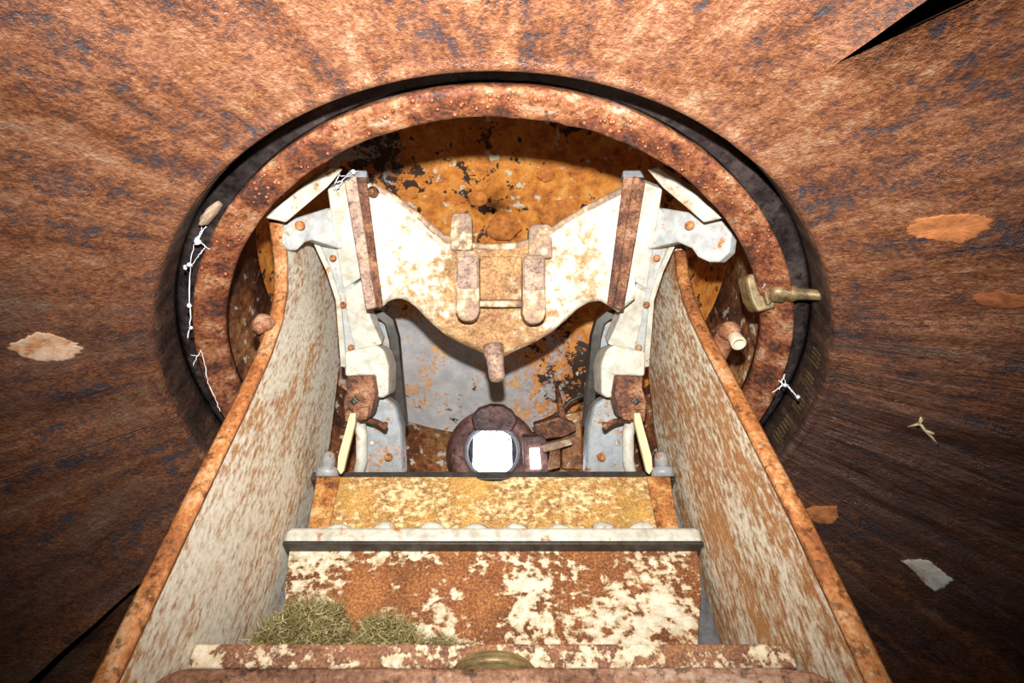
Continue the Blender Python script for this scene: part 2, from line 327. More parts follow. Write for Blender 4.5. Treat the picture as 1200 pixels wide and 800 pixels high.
def drum_mat():
    s = NT('drum_paint'); v = s.coord('Object', (1, 1, 1)); z = s.n('ShaderNodeSeparateXYZ'); s.l(s.tc.outputs['Object'], z.inputs[0])
    a = s.noise(v, 9, 9, 0.7, 0.3); b = s.noise(v, 34, 7, 0.68); c = s.noise(v, 5, 5, 0.6)
    # the paint survives on the wall, the roof is bare ochre rust with black scabs
    k = s.math('MAXIMUM', s.math('MULTIPLY', s.math('SUBTRACT', z.outputs[2], 0.735), 8.0), s.math('MULTIPLY', s.math('SUBTRACT', s.math('ABSOLUTE', s.math('ADD', z.outputs[0], 0.05)), 0.36), 6.0)); k = s.math('MAXIMUM', s.math('MINIMUM', k, 0.7), 0.0)
    fs_ = s.noise(v, 90, 4, 0.7); k = s.math('ADD', k, s.math('MULTIPLY', s.math('SUBTRACT', fs_, 0.5), 0.8)); k = s.math('ADD', k, s.math('MULTIPLY', s.math('MAXIMUM', 0.0, z.outputs[0]), 0.9))
    sm = s.math('ADD', s.math('ADD', s.math('MULTIPLY', a, 1.1), s.math('MULTIPLY', b, 0.5)), s.math('SUBTRACT', k, 0.13))
    mask = s.ramp(s.math('MULTIPLY', sm, 0.5), [(0.375, 0.0), (0.43, 1.0)])
    rc = s.ramp(s.math('MULTIPLY_ADD', s.math('SUBTRACT', s.math('ADD', s.math('MULTIPLY', b, 0.6), s.math('MULTIPLY', a, 0.4)), 0.5), 1.6, 0.5), [(0.26, (0.16, 0.05, 0.02)), (0.38, (0.52, 0.17, 0.035)), (0.54, (0.84, 0.31, 0.05)), (0.72, (0.92, 0.55, 0.18))])
    scab = s.ramp(s.math('ADD', s.math('MULTIPLY', c, 0.6), s.math('MULTIPLY', b, 0.4)), [(0.535, 0.0), (0.55, 1.0)])
    fl = s.ramp(s.noise(s.coord('Object', (1, 1, 1), (3, 1, 4)), 26, 4, 0.6), [(0.63, 0.0), (0.66, 1.0)])
    rc = s.mix(scab, rc, (0.055, 0.03, 0.02)); rc = s.mix(fl, rc, (0.74, 0.68, 0.52))
    pc = s.ramp(s.noise(v, 18, 6, 0.7), [(0.35, (0.44, 0.44, 0.45)), (0.6, (0.62, 0.62, 0.61)), (0.7, (0.7, 0.66, 0.55))])
    col = s.mix(mask, pc, rc); s.bump(s.math('ADD', s.math('MULTIPLY', mask, -0.5), b), 0.45, 0.004)
    return s.fin(col, 0.6, 0.35)
M['drum'] = drum_mat()
def emit(name, col, st):
    s = NT(name); s.b.inputs['Emission Color'].default_value = (*col, 1); s.b.inputs['Emission Strength'].default_value = st
    return s.fin((0.8, 0.85, 0.9), 0.2, 0.5)
M['daylight'] = emit('daylight_glass', (0.90, 0.94, 1.0), 9.0)
def moss_mat():
    s = NT('moss'); a = s.n('ShaderNodeVertexColor'); a.layer_name = 'col'
    return s.fin(a.outputs[0], 0.85, 0.2)
M['moss'] = moss_mat()

# ---------------------------------------------------------------- structure: bell, shaft, floor
K = 0.60
def bell_z(r):
    """height of the bell's inner surface against the radius (rounded mouth, then a flaring cone)"""
    if r < 0.584:
        q = max(0.0, (r - 0.570) / 0.014); return -0.009 + 0.011 * (1 - math.sqrt(max(0, 1 - (1 - q) ** 2)))
    return -0.009 - (r - 0.584) * K - 0.05 * max(0, r - 0.9) ** 2
def bell_relief(a, r):
    k = min(1, max(0, (r - 0.585) / 0.1))
    n = noise.noise(Vector((math.cos(a) * 4, math.sin(a) * 4, r * 2.0))) * 0.010
    n += noise.noise(Vector((math.cos(a) * 16, math.sin(a) * 16, r * 3.0))) * 0.005
    n += noise.noise(Vector((math.cos(a) * 9 * r, math.sin(a) * 9 * r, 7.0))) * 0.006
    fl = max(0.0, 1 - abs(a - 0.0) / 0.75)
    n += fl * 0.010 * noise.noise(Vector((a * 24 + 3 * r, r * 1.6, 11.0))) + fl * 0.004 * noise.noise(Vector((a * 60 + 5 * r, r * 3, 17.0)))
    return n * k
def on_bell(px, py, lift=0.0):
    r = ray(px, py); s = 0.25; 
    def g(s):
        p = EYE + r * s; rr = math.hypot(p.x, p.y); return p.z - ZR - (bell_z(rr) + bell_relief(math.atan2(p.y, p.x), rr))
    while g(s) < 0 and s < 4: s += 0.01
    a, b = s - 0.01, s
    for _ in range(24):
        m = (a + b) / 2
        if g(m) < 0: a = m
        else: b = m
    return EYE + r * (a - lift)
def polar(p): return math.hypot(p.x, p.y), math.atan2(p.y, p.x)
# the two joints in the bell: (tip, one lip further out, other lip further out)
SLOTS = [((981, 74), (1088, 0), (1136, 0)), ((252, 606), (33, 800), (46, 800))]
sl = []
for tip, e1, e2 in SLOTS:
    rt, at_ = polar(on_bell(*tip)); r1, a1 = polar(on_bell(*e1)); r2, a2 = polar(on_bell(*e2))
    sl.append((rt, at_, (r1 + r2) / 2, min(a1, a2), max(a1, a2)))
NA = 420; GAP = math.radians(5.0)
def adiff(a, b): return (a - b + math.pi) % (2 * math.pi) - math.pi
cols = [(2 * math.pi * k / NA - math.pi, None) for k in range(NA)]
cols = [c for c in cols if all(abs(adiff(c[0], (s[3] + s[4]) / 2)) > GAP for s in sl)]
for i, s in enumerate(sl): cols += [(s[1] - 1e-4, (i, 0)), (s[1] + 1e-4, (i, 1))]
cols.sort(key=lambda c: c[0])
rows = [0.5705 + 0.0135 * (i / 7) ** 1.5 for i in range(8)] + [0.584 + (1.50 - 0.584) * (i / 66) ** 1.15 for i in range(1, 67)]
def col_angle(c, r):
    if c[1] is None: return c[0]
    s = sl[c[1][0]]; k = max(0.0, (r - s[0]) / (s[2] - s[0])); k = k ** 0.9 if k > 0 else 0
    wob = 0.0025 * noise.noise(Vector((r * 14, c[1][0] * 5, c[1][1] * 9))) * min(1, k * 3)
    e = s[3] if c[1][1] == 0 else s[4]
    return s[1] + adiff(e, s[1]) * min(k, 1.6) + (-1e-4 if c[1][1] == 0 else 1e-4) + wob
vs, fs, uv = [], [], []
NC = len(cols)
for i, r in enumerate(rows):
    for c in cols:
        a = col_angle(c, r); vs.append(V(r * math.cos(a), r * math.sin(a), bell_z(r) + bell_relief(a, r))); uv.append((a, r))
def vid(i, j): return i * NC + j % NC
for i in range(len(rows) - 1):
    for j in range(NC):
        c, c2 = cols[j], cols[(j + 1) % NC]
        if c[1] and c2[1] and c[1][0] == c2[1][0] and rows[i] >= sl[c[1][0]][0] - 0.004: continue
        fs.append((vid(i, j), vid(i, j + 1), vid(i + 1, j + 1), vid(i + 1, j)))
# cheeks and back of each joint
for j in range(NC):
    c = cols[j]
    if not c[1] or c[1][1] == 1: continue
    s = sl[c[1][0]]; out = []
    for i in range(len(rows)):
        q = []
        for jj in (j, j + 1):
            p = vs[vid(i, jj)]; rr = Vector((p.x, p.y, 0)).normalized(); tt = Vector((-rr.y, rr.x, 0)) * (-1 if jj == j else 1); vs.append(p + (rr * 0.5 + Vector((0, 0, 0.85))) * 0.22 + tt * 0.16); uv.append(uv[vid(i, jj)]); q.append(len(vs) - 1)
        out.append(q)
    for i in range(len(rows) - 1):
        if rows[i] < s[0] - 0.004: continue
        fs.append((vid(i, j), vid(i + 1, j), out[i + 1][0], out[i][0])); fs.append((vid(i, j + 1), out[i][1], out[i + 1][1], vid(i + 1, j + 1)))
        fs.append((out[i][0], out[i + 1][0], out[i + 1][1], out[i][1]))
# inner face of the mouth, going up to the collar
base = len(vs); n0 = 0
mouth = [(0.5705, bell_z(0.5705)), (0.5705, 0.012), (0.5705, 0.045), (0.5705, 0.090)]
for r, z in mouth[1:]:
    for c in cols: a = col_angle(c, 0.57); vs.append(V(r * math.cos(a), r * math.sin(a), z)); uv.append((a, 0.57 - z))
for i in range(len(mouth) - 1):
    for j in range(NC):
        A = (vid(0, j), vid(0, j + 1)) if i == 0 else (base + (i - 1) * NC + j, base + (i - 1) * NC + (j + 1) % NC)
        B = (base + i * NC + j, base + i * NC + (j + 1) % NC)
        fs.append((A[1], A[0], B[0], B[1]))
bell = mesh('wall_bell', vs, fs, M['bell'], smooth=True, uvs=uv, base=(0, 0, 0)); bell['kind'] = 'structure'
# shaft below the bell and its floor
def revolve(name, prof, mat, n=128, parent=None, smooth=True):
    vs, fs = [], []
    for r, z in prof:
        for k in range(n): q = 2 * math.pi * k / n; vs.append(V(r * math.cos(q), r * math.sin(q), z))
    for i in range(len(prof) - 1):
        for k in range(n): fs.append((i * n + k, i * n + (k + 1) % n, (i + 1) * n + (k + 1) % n, (i + 1) * n + k))
    return mesh(name, vs, fs, mat, parent, smooth=smooth, base=None if parent else (0, 0, ZR))
zb = bell_z(1.5)
o = revolve('wall_shaft', [(1.497, zb + 0.01), (1.497, -ZR), (1.6, -ZR), (1.6, zb + 0.01), (1.497, zb + 0.01)], M['concrete'], 96); o['kind'] = 'structure'
v, f = lathe_g((0, 0, -0.1), (0, 0, 1), [(1.6, 0), (1.6, 0.1)], 96); o = mesh('floor', v, f, M['concrete']); o['kind'] = 'structure'

# ---------------------------------------------------------------- structure: drum and roof of the turret above the ring
o = revolve('wall_drum', [(0.548, 0.105), (0.548, 0.300), (0.548, 0.425), (0.556, 0.430), (0.60, 0.430), (0.60, 0.105), (0.548, 0.105)], M['skirt']); o['kind'] = 'structure'
pr = [(0.566, 0.425), (0.566, 0.50), (0.564, 0.58), (0.556, 0.64), (0.535, 0.69), (0.49, 0.73), (0.42, 0.757), (0.32, 0.774), (0.2, 0.784), (0.1, 0.788), (0.004, 0.79)]
o = revolve('ceiling', pr + [(r + 0.03, z + 0.03) for r, z in reversed(pr)], M['drum']); o['kind'] = 'structure'

roof = o
for i, (x, y, q) in enumerate(((655, 252, 0.055), (590, 268, 0.05), (560, 232, 0.03), (700, 225, 0.035), (480, 225, 0.03), (640, 205, 0.025))):
    r = ray(x, y); p = EYE + r * ((ZR + 0.784 - EYE.z) / r.z)
    v, f = rock_g(p, q, q * 0.8, 0.006, 0.30, 1.8, i * 3.3, 3, (Vector((1, 0, 0)), Vector((0, 1, 0)), Vector((0, 0, 1))))
    mesh('rust_blister', v, f, M['blister'], roof, smooth=True)
# ---------------------------------------------------------------- support ring
ring = empty('support_ring', V(0, 0, 0.05), 'thick rusty circular steel ring set inside the mouth of the bell', 'ring')
def ring_mesh(name, prof, mat, n=240, amp=0.0, parent=ring):
    vs, fs = [], []
    for i, (r, z) in enumerate(prof):
        for k in range(n):
            q = 2 * math.pi * k / n; d = amp * (noise.noise(Vector((math.cos(q) * 14, math.sin(q) * 14, i * 0.35))) + 0.5 * noise.noise(Vector((math.cos(q) * 40, math.sin(q) * 40, i * 0.8))))
            vs.append(V((r + d * 0.5) * math.cos(q), (r + d * 0.5) * math.sin(q), z + d))
    m = len(prof)
    for i in range(m):
        for k in range(n): fs.append((i * n + k, i * n + (k + 1) % n, ((i + 1) % m) * n + (k + 1) % n, ((i + 1) % m) * n + k))
    return mesh(name, vs, fs, mat, parent, smooth=True)
ring_mesh('ring_body', [(0.5375, 0.068), (0.537, 0.061), (0.533, 0.0585), (0.525, 0.0625), (0.515, 0.069), (0.505, 0.076), (0.497, 0.0805), (0.493, 0.084), (0.492, 0.090), (0.494, 0.104), (0.537, 0.104)], M['ring'], 240, 0.0022)
ring_mesh('mouth_band', [(0.5704, 0.006), (0.5690, 0.007), (0.5685, 0.020), (0.5690, 0.040), (0.5686, 0.060), (0.5690, 0.081), (0.5704, 0.081)], M['mouth'], 240, 0.0003)
ring_mesh('collar_flange', [(0.5698, 0.090), (0.5698, 0.082), (0.562, 0.080), (0.552, 0.082), (0.550, 0.084), (0.540, 0.085), (0.538, 0.086), (0.538, 0.103), (0.5698, 0.103)], M['collar'], 240, 0.0006)
# beads of wet rust hanging from the near arc of the ring
parts = []
for k in range(150):
    q = math.radians(U(205, 335)); r = U(0.500, 0.533); t = (0.5335 - r) / 0.04; z = 0.0585 + t * 0.024
    c = V(r * math.cos(q), r * math.sin(q), z - 0.001); s = U(0.0012, 0.0036)
    parts.append(lathe_g(c, (0, 0, -1), [(s * 1.1, -0.002), (s, s * 0.4), (s * 0.65, s * 0.85), (s * 0.1, s * 1.05)], 7))
v, f = merge(parts); o = mesh('rust_beads', v, f, M['bead'], ring, smooth=True); o['kind'] = 'stuff'
# worn teeth showing on the greasy inner face of the mouth
parts = []
for k in range(0, 62):
    if noise.noise(Vector((k * 0.33, 2.0, 5.0))) < -0.12: continue
    q = math.radians(-12 + k * 0.95); r = 0.5688
    t = Vector((-math.sin(q), math.cos(q), 0)); n_ = Vector((math.cos(q), math.sin(q), 0))
    c = V(r * math.cos(q), r * math.sin(q), 0.034)
    parts.append(prism_g([c + t * 0.0014 + Vector((0, 0, 0.013)) + t * 0.003, c - t * 0.0014 + Vector((0, 0, 0.013)) + t * 0.003, c - t * 0.0014 - Vector((0, 0, 0.013)), c + t * 0.0014 - Vector((0, 0, 0.013))], -n_ * 0.0022))
v, f = merge(parts); o = mesh('gear_teeth', v, f, M['grease'], ring); o['kind'] = 'stuff'

# ---------------------------------------------------------------- side cheeks
def cheek(sg):
    word = 'left' if sg < 0 else 'right'
    front = [(-0.137, -ZR), (-0.137, -0.60), (-0.137, -0.30), (-0.135, -0.12), (-0.138, 0.0), (-0.15, 0.075), (-0.178, 0.130), (-0.222, 0.165), (-0.285, 0.190)]
    if sg > 0: front = [(-0.133, -ZR), (-0.133, -0.60), (-0.133, -0.30), (-0.125, -0.12), (-0.115, 0.05), (-0.113, 0.13), (-0.118, 0.19), (-0.135, 0.25), (-0.165, 0.29)]
    back = [(-0.187, 0.300), (-0.013, 0.375), (0.147, 0.300), (0.235, 0.13), (0.25, 0.02), (0.25, -ZR)]
    x0 = sg * 0.367
    r_ = empty('side_cheek', V(sg * 0.377, 0.05, -ZR), 'tall rust-speckled cream steel side plate at the %s of the steps' % word, 'side plate')
    pts = [V(x0, y, z) for y, z in front + back]
    slab('plate', pts, 0, M['cheek' if sg < 0 else 'cheek_rusty'], r_, 0.002, vec=Vector((sg * 0.019, 0, 0)))
    # bare rusty edge facing the camera
    vs, fs = [], []
    m = len(front)
    for i, (y, z) in enumerate(front):
        a = Vector(front[max(i - 1, 0)]); b = Vector(front[min(i + 1, m - 1)]); t = (b - a).normalized(); nn = Vector((-t.y, t.x))
        if nn.x > 0 and i < m - 2: nn = -nn
        for xx, k in ((x0 - sg * 0.001, 0.001), (x0 + sg * 0.001, 0.005), (x0 + sg * 0.006, 0.007), (x0 + sg * 0.017, 0.007), (x0 + sg * 0.022, 0.004), (x0 + sg * 0.022, -0.004), (x0 - sg * 0.001, -0.004)):
            vs.append(V(xx, y + nn.x * k, z + nn.y * k))
    for i in range(m - 1):
        for k in range(7): fs.append((i * 7 + k, i * 7 + (k + 1) % 7, (i + 1) * 7 + (k + 1) % 7, (i + 1) * 7 + k))
    fs += [tuple(range(7)), tuple(reversed(range((m - 1) * 7, m * 7)))]
    mesh('edge_band', vs, fs, M['edge'], r_, smooth=True)
    return r_
ckL = cheek(-1); ckR = cheek(1)
# bent stub pipes on the outside of the cheeks
p = [onX(327, 425, -0.385), W(316, 402, 0.985), W(309, 386, 0.965), W(305, 378, 0.945)]
v, f = merge([tube_g(p, [0.016, 0.015, 0.015, 0.015], 12), rock_g(W(309, 379, 0.945), 0.019, 0.017, 0.019, 0.1, 2, 3), tube_g([W(307, 381, 0.94), W(301, 387, 0.925)], [0.011, 0.0085], 10)])
mesh('stub_pipe', v, f, M['stub'], ckL, smooth=True)
p = [onX(832, 432, 0.385), W(843, 410, 0.985), W(851, 394, 0.965), W(856, 387, 0.95)]
v, f = merge([tube_g(p, [0.020, 0.018, 0.017, 0.016], 12), rock_g(W(855, 388, 0.945), 0.018, 0.017, 0.019, 0.1, 2, 5)])
st = mesh('stub_pipe', v, f, M['stub'], ckR, smooth=True)
a, b = W(859, 392, 0.94), W(866, 403, 0.915)
lathe('pipe_mouth', a, b - a, [(0.010, 0), (0.0115, 0.012), (0.0125, 0.026), (0.0122, 0.030), (0.009, 0.0305), (0.007, 0.022), (0.001, 0.021)], M['pipe_end'], st, 14)

# ---------------------------------------------------------------- steps
XI = 0.366
def plate_poly(name, pts, y, t, mat, parent, bevel=0.002):
    return slab(name, [V(x, y, z) for x, z in pts], 0, mat, parent, bevel, vec=Vector((0, t, 0)))
# lowest board in view
s0 = empty('plank_step', V(0, -0.05, -ZR), 'brown weathered plank forming the nearest and lowest step', 'step')
pts = [(-XI + 0.004, -0.56), (-XI + 0.004, -0.482), (-XI + 0.014, -0.462), (-XI + 0.032, -0.4535), (0.30, -0.452), (XI - 0.025, -0.456), (XI - 0.004, -0.468), (XI - 0.004, -0.56)]
plate_poly('board', pts, -0.092, 0.075, M['plank'], s0, 0.006)
plate_poly('riser', [(-XI, -ZR), (-XI, -0.562), (XI, -0.562), (XI, -ZR)], -0.06, 0.02, M['riser'], s0)
# tread with speckled front edge, and the lower riser above it
s1 = empty('lower_step', V(0, 0.07, -0.56), 'lower steel step with blotched cream and rust riser, moss on its tread', 'step')
v, f = box_g(V(-XI, -0.018, -0.427), V(XI - 0.003, 0.172, -0.399)); mesh('tread', v, f, M['tread'], s1, bevel=0.004)
plate_poly('riser', [(-0.312, -0.398), (-0.312, -0.335), (-0.346, -0.240), (-0.358, -0.170), (0.358, -0.170), (0.346, -0.240), (0.312, -0.335), (0.312, -0.398)], 0.165, 0.012, M['riser'], s1)
plate_poly('back_plate', [(-XI, -0.398), (-XI, -0.172), (XI, -0.172), (XI, -0.398)], 0.205, 0.008, M['greysteel'], s1)
# rounded pale nosing with the weld beads on it
s2 = empty('upper_step', V(0, 0.17, -0.172), 'upper steel step with yellow-ochre rusty riser below the daylight port', 'step')
v, f = box_g(V(-XI + 0.001, 0.140, -0.169), V(XI - 0.001, 0.215, -0.139)); nos = mesh('nosing', v, f, M['cream'], s2, bevel=0.010, seg=4)
plate_poly('edge_strip', [(-XI + 0.002, -0.1735), (-XI + 0.002, -0.1665), (XI - 0.002, -0.1665), (XI - 0.002, -0.1735)], 0.1415, 0.06, M['darksteel'], s2, 0.002)
# riser with a half-round notch at mid length
nt = [(0.0 + 0.033 * math.cos(q), -0.0095 - 0.010 * math.sin(q)) for q in [math.pi * (1 - i / 10) for i in range(11)]]
pts = [(-0.338, -0.139), (-0.350, -0.0095)] + nt + [(0.350, -0.0095), (0.338, -0.139)]
plate_poly('riser', pts, 0.172, 0.012, M['riser_ochre'], s2)
for sg in (-1, 1):
    plate_poly('end_strip', [(sg * 0.349, -0.011), (sg * 0.303, -0.012), (sg * 0.298, -0.137), (sg * 0.336, -0.137)], 0.166, 0.007, M['orange'], s2)
plate_poly('top_strip', [(-XI, -0.008), (-XI, 0.010), (XI, 0.012), (XI, -0.008)], 0.182, 0.05, M['darksteel'], s2, 0.002)
plate_poly('back_plate', [(-XI, -0.138), (-XI, -0.009), (XI, -0.009), (XI, -0.138)], 0.225, 0.008, M['greysteel'], s2)
box('ledge', V(0.02, 0.20, 0.012), V(XI, 0.236, 0.022), M['cream'], s2, 0.003)
for i, px in enumerate((398, 452, 507, 559, 606, 655, 706, 752)):
    c = onY(px, 620, 0.163); z = ZR - 0.141 + U(-0.002, 0.002)
    v, f = rock_g((c.x, 0.158, z + 0.003), U(0.021, 0.028), 0.016, U(0.012, 0.017), 0.25, 2.5, i * 2.1, 2, (Vector((1, 0, 0)), Vector((0, 1, 0)), Vector((0, 0, 1))))
    mesh('weld_bead', v, f, M['cream'], s2, smooth=True)

# ---------------------------------------------------------------- moss on the tread
def moss(cx, cy, hx, hy, hz, n, label, seed):
    random.seed(seed); vs, fs, cs = [], [], []
    z0 = -0.399
    for i in range(n):
        a = U(0, 2 * math.pi); e = math.sqrt(R()); rr = U(0.25, 1.0) ** 0.5
        el = U(0, 1) ** 0.8 * math.pi / 2
        x = cx + hx * rr * math.cos(a) * math.cos(el) * 1.0; y = cy + hy * rr * math.sin(a) * math.cos(el)
        bump = 1 + 0.35 * noise.noise(Vector((x * 30, y * 30, seed)))
        z = z0 + hz * rr * math.sin(el) * bump + 0.002
        p = V(x, y, z); d = Vector((U(-1, 1), U(-1, 1), U(-0.7, 0.8))).normalized(); L = U(0.006, 0.015); wd = U(0.0004, 0.0009)
        sd = d.cross(Vector((U(-1, 1), U(-1, 1), U(-1, 1)))).normalized() * wd; k = Vector((U(-1, 1), U(-1, 1), U(-1, 1))) * L * 1.1
        b = len(vs)
        for t in (0, 0.5, 1.0):
            q = p + d * L * t + k * t * t
            q.z = max(q.z, ZR + z0 + 0.001); q.y = min(q.y, 0.163); q.x = max(q.x, -0.358)
            vs += [q - sd * (1.1 - t), q + sd * (1.1 - t)]
        fs += [(b, b + 1, b + 3, b + 2), (b + 2, b + 3, b + 5, b + 4)]
        g = R(); h = R()
        col = (0.17 + 0.20 * g, 0.15 + 0.16 * g, 0.05 + 0.06 * g) if h < 0.5 else ((0.40 + 0.2 * g, 0.35 + 0.16 * g, 0.17 + 0.1 * g) if h < 0.82 else (0.10 + 0.1 * g, 0.06 + 0.05 * g, 0.03))
        cs += [col] * 6
    o = mesh('moss_clump', vs, fs, M['moss'])
    # solid heart of the cushion
    at = o.data.color_attributes.new('col', 'FLOAT_COLOR', 'POINT')
    for i, c in enumerate(cs): at.data[i].color = (*c, 1)
    tag(o, label, 'moss', 'moss on the lower tread'); return o
moss(-0.268, 0.085, 0.082, 0.055, 0.092, 14000, 'largest green moss cushion in the left corner of the lower step', 3)
moss(-0.150, 0.095, 0.062, 0.045, 0.080, 7500, 'smaller pale moss cushion right of the biggest one on the lower step', 4)
moss(-0.070, 0.105, 0.050, 0.036, 0.054, 2600, 'thin scrap of moss trailing furthest right on the lower step', 5)
random.seed(21)
# domed metal cap lying on the plank
cap = empty('metal_cap', V(0.001, -0.048, -0.453), 'small domed brass-coloured cap lying on the nearest plank', 'cap')
lathe('dome', V(0.001, -0.05, -0.453), (0, 0, 1), [(0.046, 0.0), (0.047, 0.008), (0.044, 0.014), (0.036, 0.019), (0.025, 0.022), (0.012, 0.0235), (0.001, 0.024)], M['brass'], cap, 36)
lathe('rolled_rim', V(0.001, -0.05, -0.453), (0, 0, 1), [(0.046, 0.001), (0.049, 0.003), (0.0495, 0.006), (0.048, 0.009), (0.045, 0.010)], M['bronze'], cap, 36)

# ---------------------------------------------------------------- central yoke casting
yk = empty('yoke_casting', W(580, 400, 1.13), 'broad white and rust bull-head shaped casting between the two guide rails', 'casting')
def interp(tab, x):
    for (a, b), (c, d) in zip(tab, tab[1:]):
        if x <= c:
            t = (x - a) / (c - a); return b + (d - b) * t
    return tab[-1][1]
top = [(430, 212), (447, 222), (465, 232), (482, 245), (500, 260), (515, 273), (532, 282), (555, 286), (580, 288), (605, 286), (628, 280), (645, 270), (662, 258), (682, 246), (705, 234), (728, 222), (744, 218)]
bot = [(430, 352), (446, 362), (456, 352), (467, 349), (478, 352), (490, 362), (503, 376), (520, 391), (540, 402), (560, 411), (572, 417), (592, 417), (604, 411), (624, 402), (645, 390), (662, 376), (676, 362), (690, 354), (703, 352), (716, 360), (724, 366), (744, 350)]
def yd(px, v):
    u = abs(px - 580) / 150.0
    d = 1.145 - 0.070 * u ** 1.6 + 0.030 * (v - 0.5)
    d += 0.010 * noise.noise(Vector((px * 0.03, v * 4, 2)))
    d += 0.022 * math.exp(-((u - 0.50) / 0.22) ** 2 - ((v - 0.52) / 0.30) ** 2)      # hollow in each wing
    d -= 0.014 * math.exp(-((v - 0.93) / 0.07) ** 2) + 0.012 * math.exp(-((v - 0.05) / 0.06) ** 2)   # raised rims
    return d
vs, fs = [], []; NU, NV = 64, 18
for layer in (0, 1):
    for i in range(NU + 1):
        px = 430 + (744 - 430) * i / NU
        a, b = interp(top, px), interp(bot, px)
        for j in range(NV + 1):
            v = j / NV; rnd = 0.010 * (max(0, 1 - v / 0.10) ** 2 + max(0, 1 - (1 - v) / 0.10) ** 2) if layer == 0 else 0
            vs.append(W(px, a + (b - a) * v, yd(px, v) + layer * 0.035 + rnd))
N1 = (NU + 1) * (NV + 1)
def yi(l, i, j): return l * N1 + i * (NV + 1) + j
for i in range(NU):
    for j in range(NV):
        fs.append((yi(0, i, j), yi(0, i, j + 1), yi(0, i + 1, j + 1), yi(0, i + 1, j))); fs.append((yi(1, i, j), yi(1, i + 1, j), yi(1, i + 1, j + 1), yi(1, i, j + 1)))
    fs.append((yi(0, i, 0), yi(0, i + 1, 0), yi(1, i + 1, 0), yi(1, i, 0))); fs.append((yi(0, i, NV), yi(1, i, NV), yi(1, i + 1, NV), yi(0, i + 1, NV)))
for j in range(NV):
    fs.append((yi(0, 0, j), yi(1, 0, j), yi(1, 0, j + 1), yi(0, 0, j + 1))); fs.append((yi(0, NU, j), yi(0, NU, j + 1), yi(1, NU, j + 1), yi(1, NU, j)))
mesh('body', vs, fs, M['yoke'], yk, smooth=True)
tube('upper_lip', [W(px, interp(top, px) + 2, yd(px, 0) + 0.003) for px in range(436, 742, 10)], 0.0075, M['lug'], yk, 8)
def lug(x0, x1, y0, y1, d, t, rounded=True, mat='lug'):
    xm, hw = (x0 + x1) / 2, (x1 - x0) / 2
    pts = [(x0 + 1, y0 + 4), (x0 + 5, y0), (x1 - 5, y0), (x1 - 1, y0 + 4)]
    if rounded: pts += [(x1, y1 - 12), (x1 - 3, y1 - 4), (xm + hw * 0.4, y1), (xm - hw * 0.4, y1), (x0 + 3, y1 - 4), (x0, y1 - 12)]
    else: pts += [(x1, y1), (x0, y1)]
    return slab('hinge_lug', [W(a, b, d) for a, b in pts], 0, M[mat], yk, 0.008, vec=FWD * t, seg=4)
lug(534, 562, 293, 376, 1.070, 0.08); lug(612, 640, 298, 379, 1.070, 0.08)
lug(527, 554, 249, 293, 1.105, 0.05, False); lug(619, 648, 262, 302, 1.105, 0.05, False)
for x0, x1, y0, y1 in ((536, 560, 300, 338), (614, 638, 303, 340)):
    slab('hinge_pad', [W(x0, y0, 1.067), W(x1, y0, 1.067), W(x1, y1, 1.068), W(x0, y1, 1.068)], 0, M['pad'], yk, 0.003, vec=FWD * 0.012)
slab('cross_bar', [W(562, 300, 1.118), W(612, 300, 1.118), W(612, 352, 1.122), W(562, 352, 1.122)], 0, M['yoke'], yk, 0.005, vec=FWD * 0.03)
tube('hinge_pin', [W(562, 356, 1.117), W(612, 356, 1.117)], 0.007, M['lug'], yk, 10)
a, b = W(579, 413, 1.135), W(583, 447, 1.110)
lathe('pendant_bolt', a, b - a, [(0.021, -0.015), (0.021, 0.006), (0.018, 0.014), (0.0165, 0.034), (0.017, 0.040), (0.0165, 0.052), (0.013, 0.060), (0.004, 0.062)], M['pad'], yk, 16)
for x, y in ((437, 225), (737, 228)): rivet('rivet', W(x, y, 1.055), -FWD, 0.011, M['brown'], yk, 1.2)

